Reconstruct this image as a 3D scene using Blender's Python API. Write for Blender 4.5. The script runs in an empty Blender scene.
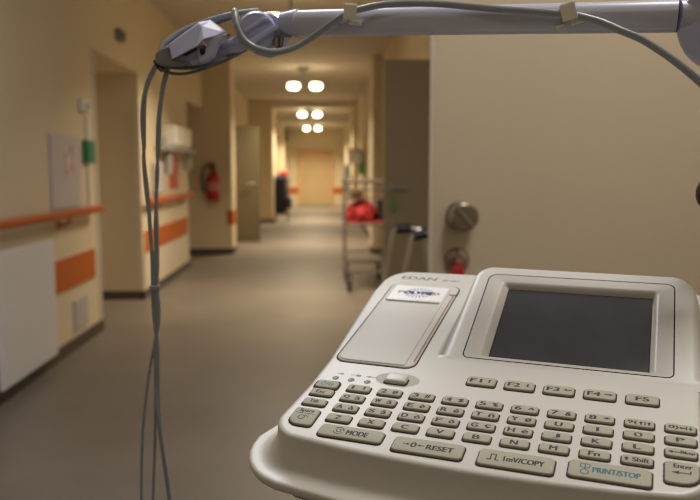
import bpy, bmesh, math, random
from mathutils import Vector, Matrix
random.seed(7)
C = bpy.context.scene.collection
PI = math.pi
CAM = Vector((0, 0, 1.25))
F = 750.0
# ---------------------------------------------------------------- camera frame
_cx = Vector((0.0394, -0.1034, 0.0))
fwd = Vector((0.03954071, 0.99384922, -0.10344209)).normalized()
right = fwd.cross(Vector((0, 0, 1))).normalized()
upv = right.cross(fwd).normalized()
def at(px, py, Y):
    """point of the place at distance Y down the corridor seen in direction (px,py)"""
    d = fwd * F + right * (px - 350) - upv * (py - 250)
    return CAM + d * (Y / d.y)
# ---------------------------------------------------------------- materials
def mat(name, col, rough=0.5, metal=0.0, noise=0.0, nscale=20.0, bump=0.0, bscale=200.0, spec=0.5, emit=None, estr=0.0, coat=0.0, trans=0.0):
    m = bpy.data.materials.new(name); m.use_nodes = True
    nt = m.node_tree; b = nt.nodes['Principled BSDF']
    b.inputs['Base Color'].default_value = (*col, 1); b.inputs['Roughness'].default_value = rough
    b.inputs['Metallic'].default_value = metal; b.inputs['Specular IOR Level'].default_value = spec
    b.inputs['Coat Weight'].default_value = coat; b.inputs['Transmission Weight'].default_value = trans
    if emit: b.inputs['Emission Color'].default_value = (*emit, 1); b.inputs['Emission Strength'].default_value = estr
    if noise or bump: tc = nt.nodes.new('ShaderNodeTexCoord')
    if noise:
        n = nt.nodes.new('ShaderNodeTexNoise'); n.inputs['Scale'].default_value = nscale; n.inputs['Detail'].default_value = 4
        r = nt.nodes.new('ShaderNodeValToRGB')
        r.color_ramp.elements[0].position = 0.3; r.color_ramp.elements[1].position = 0.7
        r.color_ramp.elements[0].color = (*[c * (1 - noise) for c in col], 1)
        r.color_ramp.elements[1].color = (*[min(1, c * (1 + noise)) for c in col], 1)
        nt.links.new(tc.outputs['Object'], n.inputs['Vector']); nt.links.new(n.outputs['Fac'], r.inputs['Fac'])
        nt.links.new(r.outputs['Color'], b.inputs['Base Color'])
    if bump:
        n2 = nt.nodes.new('ShaderNodeTexNoise'); n2.inputs['Scale'].default_value = bscale
        bp = nt.nodes.new('ShaderNodeBump'); bp.inputs['Strength'].default_value = bump; bp.inputs['Distance'].default_value = 0.001
        nt.links.new(tc.outputs['Object'], n2.inputs['Vector']); nt.links.new(n2.outputs['Fac'], bp.inputs['Height'])
        nt.links.new(bp.outputs['Normal'], b.inputs['Normal'])
    return m
M = dict(
    wall=mat('cream_paint', (.66, .565, .405), .7, noise=.03, nscale=1.5),
    wallg=mat('corner_guard_grey', (.50, .46, .40), .5),
    wains=mat('pale_wainscot', (.70, .62, .49), .6),
    ceil=mat('ceiling_paint', (.60, .54, .46), .8, noise=.03, nscale=2),
    floor=mat('linoleum', (.180, .154, .130), .45, noise=.12, nscale=1.2, spec=.3),
    base=mat('baseboard_brown', (.07, .052, .038), .5),
    orange=mat('orange_panel', (.50, .125, .018), .6, spec=.2),
    rail=mat('orange_wood_rail', (.48, .105, .02), .5, spec=.2),
    door=mat('door_beige', (.52, .445, .325), .5, noise=.02, nscale=3),
    dooredge=mat('door_edge_beige', (.62, .54, .42), .5),
    doord=mat('door_olive', (.33, .265, .145), .55),
    doorfar=mat('door_cream', (.50, .36, .20), .55),
    ivory=mat('ivory_plastic', (.56, .55, .51), .38, bump=.06, bscale=900, spec=.45),
    ivory2=mat('ivory_cover_plastic', (.56, .55, .51), .5, bump=.05, bscale=900, spec=.45),
    bezel=mat('warm_grey_bezel_plastic', (.48, .465, .425), .4, bump=.05, bscale=900),
    key=mat('key_rubber', (.37, .36, .28), .55, spec=.3),
    gap_shade=mat('dark_gap_shade', (.022, .015, .012), .8),  # real gaps between parts, also painted shade below keys and latch
    ink=mat('black_ink', (.012, .012, .014), .6),
    teal=mat('teal_ink', (.03, .13, .17), .6),
    logo=mat('grey_logo_ink', (.16, .155, .15), .5),
    blue=mat('blue_ink', (.10, .14, .42), .6),
    gold=mat('gold_ink', (.42, .30, .05), .6),
    sticker=mat('white_sticker', (.82, .84, .86), .3),
    brown=mat('paper_slot_brown', (.30, .16, .08), .6),
    white=mat('white_plastic', (.74, .73, .69), .4),
    radi=mat('white_enamel', (.72, .71, .73), .4),
    natural=mat('natural_nylon', (.76, .74, .62), .35),
    lav=mat('lavender_grey_plastic', (.47, .49, .70), .38, bump=.05, bscale=600),
    alu=mat('grey_painted_tube', (.50, .52, .64), .3),
    cable=mat('grey_cable_rubber', (.27, .30, .33), .28),
    cabled=mat('dark_grey_cable', (.12, .135, .15), .4),
    cend=mat('dark_grey_plastic', (.22, .22, .225), .45),
    chrome=mat('chrome', (.62, .6, .57), .2, metal=1),
    knob=mat('dark_brushed_metal', (.34, .29, .24), .27, metal=.95),
    black=mat('black_plastic', (.012, .012, .013), .4),
    red=mat('red_paint', (.42, .012, .016), .4),
    redbag=mat('red_cloth', (.42, .022, .03), .75, noise=.25, nscale=12),
    navy=mat('navy_cloth', (.012, .014, .03), .8),
    green=mat('green_box', (.006, .19, .10), .5),
    greentag=mat('green_tag', (.10, .30, .03), .5),
    gboard=mat('grey_notice_board', (.50, .46, .49), .5),
    paper=mat('paper_print', (.55, .42, .40), .6, noise=.6, nscale=14),
    grey=mat('mid_grey_plastic', (.36, .35, .34), .5),
    tealmat=mat('teal_door_mat', (.10, .24, .17), .8),
    lamp=mat('lamp_glow', (1, .9, .7), .5, emit=(1, .84, .52), estr=13),
    wire=mat('trolley_wire', (.14, .10, .10), .45, metal=.2),
)
# LCD: dark glass with a faint cool unevenness in its glossy coat
M['lcd'] = mat('dark_display_glass', (.052, .056, .064), .18, noise=.1, nscale=30, spec=.35)
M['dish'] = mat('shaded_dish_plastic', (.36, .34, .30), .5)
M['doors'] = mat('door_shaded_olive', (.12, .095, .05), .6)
M['orangeplug'] = mat('orange_plug', (.85, .16, .01), .4)
# floor: dim speckle in roughness
# ---------------------------------------------------------------- helpers
def obj(name, bm, m, parent=None, smooth=False, bevel=0, seg=2, angle=35):
    bmesh.ops.recalc_face_normals(bm, faces=bm.faces[:])
    me = bpy.data.meshes.new(name); bm.to_mesh(me); bm.free()
    o = bpy.data.objects.new(name, me); C.objects.link(o)
    me.materials.append(m)
    if smooth:
        me.shade_smooth() if hasattr(me, 'shade_smooth') else None
        for p in me.polygons: p.use_smooth = True
        try: me.set_sharp_from_angle(angle=math.radians(angle))
        except Exception: pass
    if bevel:
        b = o.modifiers.new('bevel', 'BEVEL'); b.width = bevel; b.segments = seg; b.limit_method = 'ANGLE'; b.angle_limit = math.radians(30)
    if parent: o.parent = parent
    return o
def tag(o, label, cat, group=None):
    o['label'] = label; o['category'] = cat
    if group: o['group'] = group
    return o
def thing(name, label, cat, loc=(0, 0, 0), rot=None, group=None):
    o = bpy.data.objects.new(name, None); C.objects.link(o); o.empty_display_size = .05
    o.location = loc
    if rot is not None: o.rotation_euler = rot
    return tag(o, label, cat, group)
def struct(name, bm, m, **k):
    o = obj(name, bm, m, **k); o['kind'] = 'structure'; return o
def box(bm, x0, x1, y0, y1, z0, z1):
    v = [bm.verts.new((x, y, z)) for x in (x0, x1) for y in (y0, y1) for z in (z0, z1)]
    for f in ((0, 1, 3, 2), (4, 6, 7, 5), (0, 4, 5, 1), (2, 3, 7, 6), (0, 2, 6, 4), (1, 5, 7, 3)):
        bm.faces.new([v[i] for i in f])
    return bm
def B(*a):
    bm = bmesh.new()
    for q in a: box(bm, *q)
    return bm
def catmull(pts, n=8):
    pts = [Vector(p) for p in pts]
    out = []
    P = [pts[0] * 2 - pts[1]] + pts + [pts[-1] * 2 - pts[-2]]
    for i in range(1, len(P) - 2):
        for k in range(n):
            t = k / n
            a, b, c, d = P[i - 1], P[i], P[i + 1], P[i + 2]
            out.append(.5 * ((2 * b) + (c - a) * t + (2 * a - 5 * b + 4 * c - d) * t * t + (3 * b - a - 3 * c + d) * t ** 3))
    out.append(pts[-1])
    return out
def tube(bm, pts, r, n=8, caps=True, sm=0):
    if sm: pts = catmull(pts, sm)
    pts = [Vector(p) for p in pts]
    rs = r if isinstance(r, (list, tuple)) else [r] * len(pts)
    if len(rs) != len(pts): rs = [rs[0] + (rs[-1] - rs[0]) * i / (len(pts) - 1) for i in range(len(pts))]
    prev = None; rings = []
    for i, p in enumerate(pts):
        t = (pts[min(i + 1, len(pts) - 1)] - pts[max(i - 1, 0)]).normalized()
        if prev is None:
            a = t.cross(Vector((0, 0, 1)))
            if a.length < 1e-3: a = t.cross(Vector((1, 0, 0)))
        else: a = prev - t * prev.dot(t)
        a.normalize(); b = t.cross(a); prev = a
        rings.append([bm.verts.new(p + (a * math.cos(2 * PI * k / n) + b * math.sin(2 * PI * k / n)) * rs[i]) for k in range(n)])
    for i in range(len(rings) - 1):
        for k in range(n): bm.faces.new((rings[i][k], rings[i][(k + 1) % n], rings[i + 1][(k + 1) % n], rings[i + 1][k]))
    if caps: bm.faces.new(rings[0][::-1]); bm.faces.new(rings[-1])
    return bm
def lathe(bm, prof, n=24, mtx=None):
    """prof: list of (r, z) revolved about z, then moved by mtx"""
    mtx = mtx or Matrix(); rings = []
    for r, z in prof:
        if r < 1e-6: rings.append([bm.verts.new(mtx @ Vector((0, 0, z)))])
        else: rings.append([bm.verts.new(mtx @ Vector((r * math.cos(2 * PI * k / n), r * math.sin(2 * PI * k / n), z))) for k in range(n)])
    for a, b in zip(rings, rings[1:]):
        for k in range(n):
            k2 = (k + 1) % n
            if len(a) == 1 and len(b) == 1: continue
            if len(a) == 1: bm.faces.new((a[0], b[k2], b[k]))
            elif len(b) == 1: bm.faces.new((a[k], a[k2], b[0]))
            else: bm.faces.new((a[k], a[k2], b[k2], b[k]))
    for rr in (rings[0], rings[-1]):
        if len(rr) > 1: bm.faces.new(rr)
    return bm
def axis(loc, d):
    """matrix putting local z along d at loc"""
    return Matrix.Translation(loc) @ Vector(d).to_track_quat('Z', 'Y').to_matrix().to_4x4()
def prism(bm, poly, off):
    """extrude polygon of 3D points by vector off"""
    a = [bm.verts.new(p) for p in poly]; b = [bm.verts.new(Vector(p) + Vector(off)) for p in poly]
    bm.faces.new(a); bm.faces.new(b[::-1])
    for i in range(len(a)): bm.faces.new((a[i], a[(i + 1) % len(a)], b[(i + 1) % len(a)], b[i]))
    return bm
def rrect(u0, u1, v0, v1, r, n=5):
    """rounded rectangle, r a number or 4 (bl, br, tr, tl)"""
    if not isinstance(r, (tuple, list)): r = (r,) * 4
    out = []
    for (cx, cy, a0, rr) in ((u0, v0, 180, r[0]), (u1, v0, 270, r[1]), (u1, v1, 0, r[2]), (u0, v1, 90, r[3])):
        sx = 1 if cx == u0 else -1; sy = 1 if cy == v0 else -1
        for k in range(n + 1):
            a = math.radians(a0 + 90 * k / n)
            out.append((cx + sx * rr + rr * math.cos(a), cy + sy * rr + rr * math.sin(a)))
    return out

# ================================================================ SETTING
XL, XR, XRN = -1.74, .95, 1.30
H = 3.0; HO = 2.19
struct('floor', B((-3.0, 2.0, -3, 29, -.1, 0)), M['floor'])
struct('ceiling', B((-3.0, 2.0, -3, 18.7, H, H + .1), (-3.0, 2.0, 18.7, 29, 2.82, 3.1)), M['ceil'])
# left wall: solid to the alcove, alcove, short wall, second opening, pier, wall, far pier
for nm, parts in (('wall_left', [
        [(XL - .15, XL, -3, 5.97, 0, H)], [(XL - .9, XL, 5.97, 7.38, HO, H), (XL - 1.0, XL - .9, 5.5, 7.5, 0, H), (XL - .9, XL - .15, 5.87, 5.97, 0, H)],
        [(XL - .9, XL, 7.38, 7.55, 0, H)], [(XL - .15, XL, 7.55, 10.0, 0, H)], [(XL - .9, XL, 10.0, 11.5, HO, H), (XL - 1.0, XL - .9, 9.8, 11.6, 0, H), (XL - .9, XL - .15, 9.9, 10, 0, H)],
        [(XL - .9, -1.34, 11.5, 12.0, 0, H)], [(XL - .15, XL, 12.0, 18.6, 0, H)], [(XL - .15, -1.15, 18.6, 19.6, 0, H)],
        [(-1.45, -1.22, 19.6, 27.7, 2.35, H), (-1.6, -1.45, 19.6, 27.7, 0, H), (-1.45, -1.22, 25.9, 27.7, 0, H)]]),
    ('wall_right', [[(XRN, XRN + .15, -3, 6.1, 0, H)], [(XR, XRN + .15, 6.1, 6.2, 0, H)], [(XR, XR + .15, 6.2, 11.5, 0, H)], [(.80, XR + .15, 11.5, 12.1, 0, H)],
        [(XR, XR + .15, 12.1, 18.6, 0, H)], [(.80, XR + .15, 18.6, 19.4, 0, H)], [(.88, 1.1, 19.4, 27.7, 0, H)]])):
    for q in parts: struct(nm, B(*q), M['wall'])
struct('wall_end', B((-1.6, 1.1, 27.6, 27.8, 0, 3.05)), M['wall'])
struct('wall_back', B((-1.9, 1.45, -3.15, -3, 0, H)), M['wall'])
bh = .085
struct('baseboard_left', B(
    (XL, XL + .015, -3, 5.97, 0, bh), (XL - .9, XL, 7.365, 7.38, 0, bh), (XL - .015, XL + .015, 7.365, 10.0, 0, bh),
    (XL - .9, -1.34, 11.485, 11.5, 0, bh), (-1.34, -1.325, 11.485, 12.0, 0, bh), (XL, XL + .015, 12.0, 18.6, 0, bh),
    (XL, -1.15, 18.585, 18.6, 0, bh), (-1.15, -1.135, 18.585, 19.6, 0, bh), (-1.22, -1.205, 25.9, 27.6, 0, bh)), M['base'])
struct('baseboard_right', B((XRN - .015, XRN, -3, 6.1, 0, bh), (XR - .015, XR, 6.2, 11.5, 0, bh), (.785, XR, 11.485, 11.5, 0, bh),
    (.785, .80, 11.485, 12.1, 0, bh), (XR - .015, XR, 12.1, 18.6, 0, bh), (.785, XR, 18.585, 18.6, 0, bh), (.785, .80, 18.6, 19.4, 0, bh),
    (.865, .88, 19.4, 27.6, 0, bh)), M['base'])
struct('trim_1', B((XL - .01, XL + .006, 5.91, 5.9766, bh, HO)), M['wallg'])
struct('trim_2', B((XL - .04, XL + .006, 7.372, 7.45, bh, 1.9)), M['wains'])
# orange protection bands let into the walls
struct('trim_3', B((XL, XL + .012, 2.5, 5.80, .45, .665)), M['orange'])
struct('trim_4', B((XL, XL + .012, 7.44, 9.85, .45, .665)), M['orange'])
struct('trim_5', B((-1.42, -1.34, 11.49, 11.50, .45, .665), (-1.34, -1.33, 11.49, 11.9, .45, .665)), M['orange'])
struct('trim_6', B((-1.22, -.80, 27.585, 27.6, .45, .68)), M['orange'])
struct('trim_7', B((.49, .88, 27.585, 27.6, .45, .68)), M['orange'])
struct('trim_8', B((XL, XL + .006, 7.42, 9.95, bh, .45)), M['wains'])
# end door
struct('door_1', B((-.66, .34, 27.54, 27.58, .02, 1.83)), M['doorfar'])
fr = B((-.78, -.66, 27.5, 27.6, 0, 2.0), (.34, .47, 27.5, 27.6, 0, 2.0), (-.66, .34, 27.5, 27.6, 1.83, 2.0))
o = obj('door_frame', fr, mat('apricot_frame', (.60, .36, .18), .5)); o['kind'] = 'structure'; o.name = 'trim_9'
hb = bmesh.new(); tube(hb, [(-.56, 27.54, 1.0), (-.56, 27.49, 1.0), (-.44, 27.49, 1.0)], .014); o = obj('door_handle', hb, M['grey'], bpy.data.objects['door_1'])
# dark recessed doors on the far left
struct('door_2', B((-1.45, -1.43, 20.0, 25.6, 0, 2.3)), M['doord'])
mt = obj('door_mat', B((-.78, .42, 26.9, 27.45, .001, .02)), M['tealmat'], bevel=.004)
tag(mt, 'green door mat in front of the closed door at the corridor end', 'mat')

# half open door leaf beyond the extinguisher pier
def leaf(name, w, h, t, m, label, loc, rz, hx, hz=1.05, edge=None):
    r = thing(name, label, 'door', loc, (0, 0, rz))
    obj('door_panel', B((0, w, 0, t, .01, h)), m, r, bevel=.003)
    b = bmesh.new()
    lathe(b, [(.026, 0), (.026, .008), (0, .008)], 16, axis((hx, 0, hz), (0, -1, 0)))
    s = 1 if hx < w / 2 else -1
    tube(b, [(hx, 0, hz), (hx, -.05, hz), (hx + .03 * s, -.055, hz), (hx + .12 * s, -.055, hz)], .010)
    obj('door_handle', b, M['grey'], r, smooth=True)
    return r
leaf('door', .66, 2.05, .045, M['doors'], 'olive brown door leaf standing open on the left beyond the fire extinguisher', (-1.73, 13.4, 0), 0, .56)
dl = leaf('door', .77, 2.13, .045, M['doord'], 'dark olive door leaf standing open behind the wire trolley', (.508, 6.0, 0), 0, .055, 1.125)
kt = bmesh.new(); box(kt, .565, .595, 5.93, 5.94, .95, 1.05); tube(kt, [(.58, 5.935, 1.05), (.58, 5.935, 1.12)], .003, 6)
tag(obj('key_tag', kt, M['greentag']), 'green key tag hanging from the handle of the dark olive door', 'tag')

# near door on the right with its round knob and lock
bd = thing('door', 'wide beige door leaf open on the right with two round metal knobs', 'door', (.270, 1.78, 0), (0, 0, math.radians(3)))
obj('door_panel', B((0, .95, 0, .042, .01, 2.15)), M['door'], bd, bevel=.0015)
obj('door_edge', B((-.003, .0, .001, .041, .012, 2.148)), M['dooredge'], bd)
def L2(px, py):  # on the leaf's face
    p = at(px, py, 1.78); return p.x - .27, p.z
kx, kz = L2(460, 216)
b = bmesh.new(); lathe(b, [(.036, 0), (.036, .004), (.033, .007), (.020, .009), (.018, .025), (.030, .032), (.034, .02), (.033, .052), (.028, .056), (0, .057)], 32, axis((kx, 0, kz), (0, -1, 0)))
kn = obj('door_knob', b, M['knob'], bd, smooth=True)
b = bmesh.new(); mm = axis((kx, -.0575, kz), (0, -1, 0)) @ Matrix.Rotation(math.radians(-48), 4, 'Z')
prism(b, [mm @ Vector(p) for p in ((-.026, -.003, 0), (.026, -.003, 0), (.026, .003, 0), (-.026, .003, 0))], (0, -.004, 0))
obj('knob_grip', b, M['chrome'], kn)
kx2, kz2 = L2(457, 260)
b = bmesh.new(); lathe(b, [(.030, 0), (.030, .006), (.026, .012), (.014, .016), (.014, .020), (0, .020)], 28, axis((kx2, 0, kz2), (0, -1, 0)))
lk = obj('door_lock', b, M['knob'], bd, smooth=True)
b = bmesh.new(); lathe(b, [(.009, 0), (.009, .006), (0, .006)], 16, axis((kx2, -.02, kz2), (0, -1, 0))); obj('lock_cylinder', b, M['chrome'], lk)
b = bmesh.new(); kp = at(458, 267, 1.735)
box(b, kp.x - .006, kp.x + .006, 1.733, 1.737, kp.z - .0, kp.z + .014)
prism(b, [(kp.x - .014, 1.732, kp.z), (kp.x + .014, 1.732, kp.z), (kp.x + .017, 1.732, kp.z - .05), (kp.x - .017, 1.732, kp.z - .05)], (0, .005, 0))
tag(obj('key_tag', b, M['redbag'], bevel=.002), 'red key tag hanging from the lower lock of the beige door', 'tag')

# ---------------------------------------------------------------- ceiling lamps
def ceiling_lamp(Y, zc, label):
    r = thing('ceiling_lamp', label, 'ceiling lamp', (-.25, Y, 0), group='twin ceiling lamps along the corridor')
    b = bmesh.new(); box(b, -.12, .06, -.06, .06, zc - .05, zc); tube(b, [(-.02, 0, 2.73), (-.02, 0, zc)], .02, 10)
    box(b, -.22, .22, -.02, .02, 2.738, 2.755)
    obj('lamp_mount', b, M['cend'], r)
    for s in (-1, 1):
        b = bmesh.new()
        for k in range(1):
            n = 28; rings = []
            for (sc, z) in ((.0, 2.635), (.55, 2.64), (.88, 2.655), (1, 2.69), (.9, 2.725), (.6, 2.738), (0, 2.74)):
                if sc == 0: rings.append([b.verts.new((s * .19, 0, z))]); continue
                ring = []
                for j in range(n):
                    a = 2 * PI * j / n; ca, sa = math.cos(a), math.sin(a)
                    ring.append(b.verts.new((s * .19 + sc * .098 * math.copysign(abs(ca) ** .7, ca), sc * .075 * math.copysign(abs(sa) ** .7, sa), z)))
                rings.append(ring)
            for A, Bq in zip(rings, rings[1:]):
                for j in range(n):
                    j2 = (j + 1) % n
                    if len(A) == 1: b.faces.new((A[0], Bq[j], Bq[j2]))
                    elif len(Bq) == 1: b.faces.new((A[j], A[j2], Bq[0]))
                    else: b.faces.new((A[j], A[j2], Bq[j2], Bq[j]))
        obj('lamp_shade', b, M['lamp'], r, smooth=True, angle=80)
for Y, z, lb in ((7.35, H, 'twin glowing ceiling lamp mostly hidden behind the grey arm'), (12.9, H, 'largest visible twin glowing lamp, nearest clear of the arm'),
                 (19.2, 2.82, 'middle of the three visible twin glowing ceiling lamps'), (25.3, 2.82, 'farthest and smallest twin glowing ceiling lamp')):
    ceiling_lamp(Y, z, lb)
b = bmesh.new(); lathe(b, [(.05, 0), (.05, -.03), (.09, -.06), (.08, -.16), (0, -.20)], 20, Matrix.Translation((-.22, 20.6, 2.82)))
tag(obj('smoke_detector', b, M['white'], smooth=True), 'small white ceiling detector just behind the middle twin lamp', 'detector')

# ---------------------------------------------------------------- left wall things
def handrail(y0, y1, z, label, ys):
    r = thing('handrail', label, 'handrail', (XL, (y0 + y1) / 2, z)); yc = (y0 + y1) / 2
    b = bmesh.new(); x = .075
    sec = [(x - .020, -.027), (x + .014, -.027), (x + .020, -.012), (x + .020, .012), (x + .014, .026), (x - .020, .026)]
    prism(b, [(p[0], y0 - yc, p[1]) for p in sec], (0, y1 - y0, 0)); obj('rail', b, M['rail'], r, bevel=.004)
    for yy in ys:
        b = bmesh.new(); tube(b, [(0, yy - yc, -.075), (.045, yy - yc, -.075), (.075, yy - yc, -.06), (.075, yy - yc, -.027)], .011)
        lathe(b, [(.03, 0), (.03, .008), (0, .008)], 14, axis((0, yy - yc, -.075), (1, 0, 0))); obj('bracket', b, M['rail'], r, smooth=True)
handrail(.5, 5.80, .975, 'orange wooden handrail on the near left wall above the white radiator', (1.5, 3.3, 5.05))
handrail(7.38, 9.85, .965, 'orange wooden handrail on the far left wall under the wall dispensers', (7.9, 9.3))
def radiator(y0, y1, label):
    r = thing('radiator', label, 'radiator', (XL, y0, 0))
    obj('front_panel', B((.05, .072, 0, y1 - y0, .10, .83)), M['radi'], r, bevel=.004)
    obj('top_grille', B((.004, .05, .01, y1 - y0 - .01, .80, .822)), M['radi'], r)
    obj('convector', B((.004, .046, .02, y1 - y0 - .02, .12, .79)), M['grey'], r)
radiator(3.92, 4.75, 'flat white radiator panel on the near left wall under the orange handrail')
nb = thing('notice_board', 'tall pale grey notice board on the left wall above the handrail', 'notice board', (XL, 4.93, 1.0))
obj('board', B((0, .015, 0, .58, 0, .50)), M['gboard'], nb, bevel=.003)
obj('poster', B((.015, .018, .26, .44, .22, .44)), M['paper'], nb)
tag(obj('trunking', B((XL, XL + .018, 5.70, 5.73, 1.0, 1.66)), M['white']), 'thin white vertical cable trunking beside the green box', 'cable trunking')
gb = thing('call_box', 'small bright green box on the left wall beside the notice board', 'alarm box', (XL, 5.62, 1.32))
obj('housing', B((0, .035, 0, .22, 0, .165)), M['green'], gb, bevel=.006); obj('cover', B((.035, .04, .03, .19, .02, .145)), M['green'], gb, bevel=.002)
tb = thing('thermostat', 'small white thermostat high on the left wall above the green box', 'thermostat', (XL, 5.57, 1.69))
obj('housing', B((0, .035, 0, .17, 0, .085)), M['white'], tb, bevel=.006); obj('dial', lathe(bmesh.new(), [(.022, 0), (.022, .01), (0, .012)], 16, axis((.035, .085, .042), (1, 0, 0))), M['grey'], tb)
vt = thing('vent', 'small grey vent plate low on the left wall below the orange band', 'vent', (XL, 5.28, .13))
obj('plate', B((0, .012, 0, .30, 0, .22)), mat('vent_grey', (.50, .46, .45), .5), vt, bevel=.003)
obj('slats', B(*[(.012, .016, .03, .27, .03 + k * .03, .04 + k * .03) for k in range(6)]), mat('vent_slat', (.42, .39, .38), .5), vt)
sd = thing('alarm_sounder', 'small dark square sounder on the wall above the alcove', 'alarm', (XL, 6.62, 2.37))
obj('housing', B((0, .05, 0, .16, 0, .10)), M['cend'], sd, bevel=.006); obj('grille', B((.05, .055, .03, .13, .02, .08)), M['black'], sd)
ds = thing('dispenser', 'white glove and paper dispenser over the far orange handrail', 'dispenser', (XL, 7.9, 1.50))
obj('housing', B((0, .16, .55, 1.5, .03, .27)), M['white'], ds, bevel=.03)
obj('shelf', B((0, .15, .15, 1.9, -.02, .02)), M['grey'], ds, bevel=.01)
for k, (yy, h, m) in enumerate(((.25, .14, 'grey'), (1.72, .16, 'blue'), (.5, -.25, 'grey'), (1.75, -.2, 'grey'))):
    b = bmesh.new(); lathe(b, [(.04, min(0, h)), (.045, min(0, h) + .02), (.045, max(0, h) - .04), (.02, max(0, h) - .02), (.015, max(0, h)), (0, max(0, h))], 14, Matrix.Translation((.07, yy, .02 if h > 0 else -.02)))
    obj('bottle', b, M[m], ds, smooth=True)
fs = thing('fire_sign', 'narrow red sign panel below the white dispenser on left wall', 'sign', (XL, 8.78, 1.06))
obj('panel', B((0, .01, 0, .50, 0, .44)), M['red'], fs, bevel=.002); obj('symbol', B((.01, .012, .17, .33, .27, .36)), mat('pale_red', (.55, .16, .12), .5), fs)
sh = obj('towel_holder', B((XL + .002, XL + .06, 7.85, 8.2, 1.02, 1.36)), M['gboard'], bevel=.02); tag(sh, 'pale grey paper towel holder beside the narrow red sign', 'holder')
# fire extinguisher on the pier
fx = thing('fire_extinguisher', 'red fire extinguisher hung on the cream pier', 'fire extinguisher', (-1.60, 11.36, .82))
b = bmesh.new(); lathe(b, [(0, 0), (.09, .005), (.10, .03), (.10, .32), (.085, .37), (.03, .40), (.025, .49), (0, .49)], 24); obj('cylinder', b, M['red'], fx, smooth=True, angle=60)
b = bmesh.new(); lathe(b, [(.03, .48), (.03, .53), (0, .53)], 12); box(b, -.09, .04, -.012, .012, .53, .55); box(b, -.08, .02, -.012, .012, .565, .58); obj('valve', b, M['black'], fx)
b = bmesh.new(); tube(b, [(0, -.02, .52), (-.12, -.02, .50), (-.165, -.02, .38), (-.15, -.02, .22), (-.12, -.02, .12)], [.012, .022], sm=5); obj('hose', b, M['black'], fx, smooth=True)
b = bmesh.new(); lathe(b, [(.1012, .15), (.1012, .27)], 24); obj('label_band', b, mat('ext_label', (.55, .2, .2), .5), fx, smooth=True)
obj('wall_bracket', B((-.03, .03, .08, .14, .1, .45)), M['black'], fx)

# far trolley with navy bag
ft = thing('laundry_trolley', 'dark navy laundry bag trolley with red cloth on top far down the left side', 'trolley', (-.97, 19.1, 0))
b = bmesh.new()
lathe(b, [(.14, .22), (.18, .26), (.20, .6), (.18, .95), (.19, 1.10), (.12, 1.16), (0, 1.15)], 18, Matrix.Translation((-.04, 0, 0))); obj('bag', b, M['navy'], ft, smooth=True)
b = bmesh.new()
for sx in (-1, 1):
    for sy in (-1, 1): tube(b, [(sx * .16, sy * .16, .05), (sx * .18, sy * .18, 1.1)], .012, 6)
box(b, -.2, .2, -.2, .2, .18, .21); obj('frame', b, M['wire'], ft)
for sx in (-1, 1):
    for sy in (-1, 1):
        b = bmesh.new(); lathe(b, [(.04, -.012), (.04, .012)], 12, axis((sx * .16, sy * .16, .041), (1, 0, 0))); obj('wheel', b, M['black'], ft)
b = bmesh.new(); lathe(b, [(.02, .45), (.10, .5), (.11, .3), (.10, .24), (0, .23)], 12, Matrix.Translation((.15, -.05, .1)) ); obj('side_pouch', b, M['navy'], ft, smooth=True)
b = bmesh.new(); bmesh.ops.create_icosphere(b, subdivisions=3, radius=.12)
for v in b.verts: v.co = Vector((v.co.x * 1.1 + .07, v.co.y, v.co.z * .6 + 1.2)) * 1.0 + Vector((random.uniform(-.008, .008),) * 3)
tag(obj('cloth', b, M['redbag'], smooth=True), 'red cloth heaped on the dark navy laundry trolley', 'cloth'); bpy.data.objects['cloth'].location = (-1.0, 19.1, 0)

# right pier things
wd = thing('dispenser', 'round white dispenser on the far right wall, seen above the wire trolley', 'dispenser', (.775, 16.0, 1.42))
b = bmesh.new(); lathe(b, [(0, 0), (.13, .01), (.16, .06), (.17, .2), (.14, .30), (.06, .34), (0, .34)], 24); obj('housing', b, M['white'], wd, smooth=True)
obj('bracket', B((.05, .172, -.05, .05, -.22, .25)), M['greentag'], wd, bevel=.01)
tag(obj('wall_cabinet', B((.74, .865, 22.0, 24.2, .62, 1.45)), mat('pale_blue_grey', (.42, .46, .50), .4), bevel=.01), 'pale blue grey cabinet on the far right wall beside the end door', 'cabinet')

# ---------------------------------------------------------------- wire trolley with red bag
X0, X1, Y0, Y1 = .27, .71, 7.85, 8.75
wt = thing('wire_trolley', 'tall wire basket trolley on castors in front of the open olive door', 'trolley', ((X0 + X1) / 2, (Y0 + Y1) / 2, 0))
hx, hy = (X1 - X0) / 2, (Y1 - Y0) / 2
for sx in (-1, 1):
    for sy in (-1, 1):
        b = bmesh.new(); tube(b, [(sx * hx, sy * hy, .15), (sx * hx, sy * hy, 1.17)], .0085, 8); obj('post', b, M['wire'], wt, smooth=True)
        cz = bmesh.new(); lathe(cz, [(.02, -.022), (.078, -.018), (.078, .018), (.02, .022)], 20, axis((sx * (hx - .03), sy * hy - .02, .079), (1, 0, 0)))
        w = obj('castor', cz, M['black'], wt, smooth=True, angle=50)
        fk = B((sx * (hx - .03) - .04, sx * (hx - .03) + .04, sy * hy - .03, sy * hy + .03, .16, .18), (sx * (hx - .03) - .034, sx * (hx - .03) - .026, sy * hy - .03, sy * hy + .01, .07, .165), (sx * (hx - .03) + .026, sx * (hx - .03) + .034, sy * hy - .03, sy * hy + .01, .07, .165))
        obj('fork', fk, M['wire'], w)
def rim(b, z, r=.008):
    for a in ((-hx, -hy, hx, -hy), (-hx, hy, hx, hy), (-hx, -hy, -hx, hy), (hx, -hy, hx, hy)): tube(b, [(a[0], a[1], z), (a[2], a[3], z)], r, 6)
def wires(b, z, n=9):
    for k in range(n): x = -hx + 2 * hx * (k + .5) / n; tube(b, [(x, -hy, z), (x, hy, z)], .003, 5)
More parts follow.
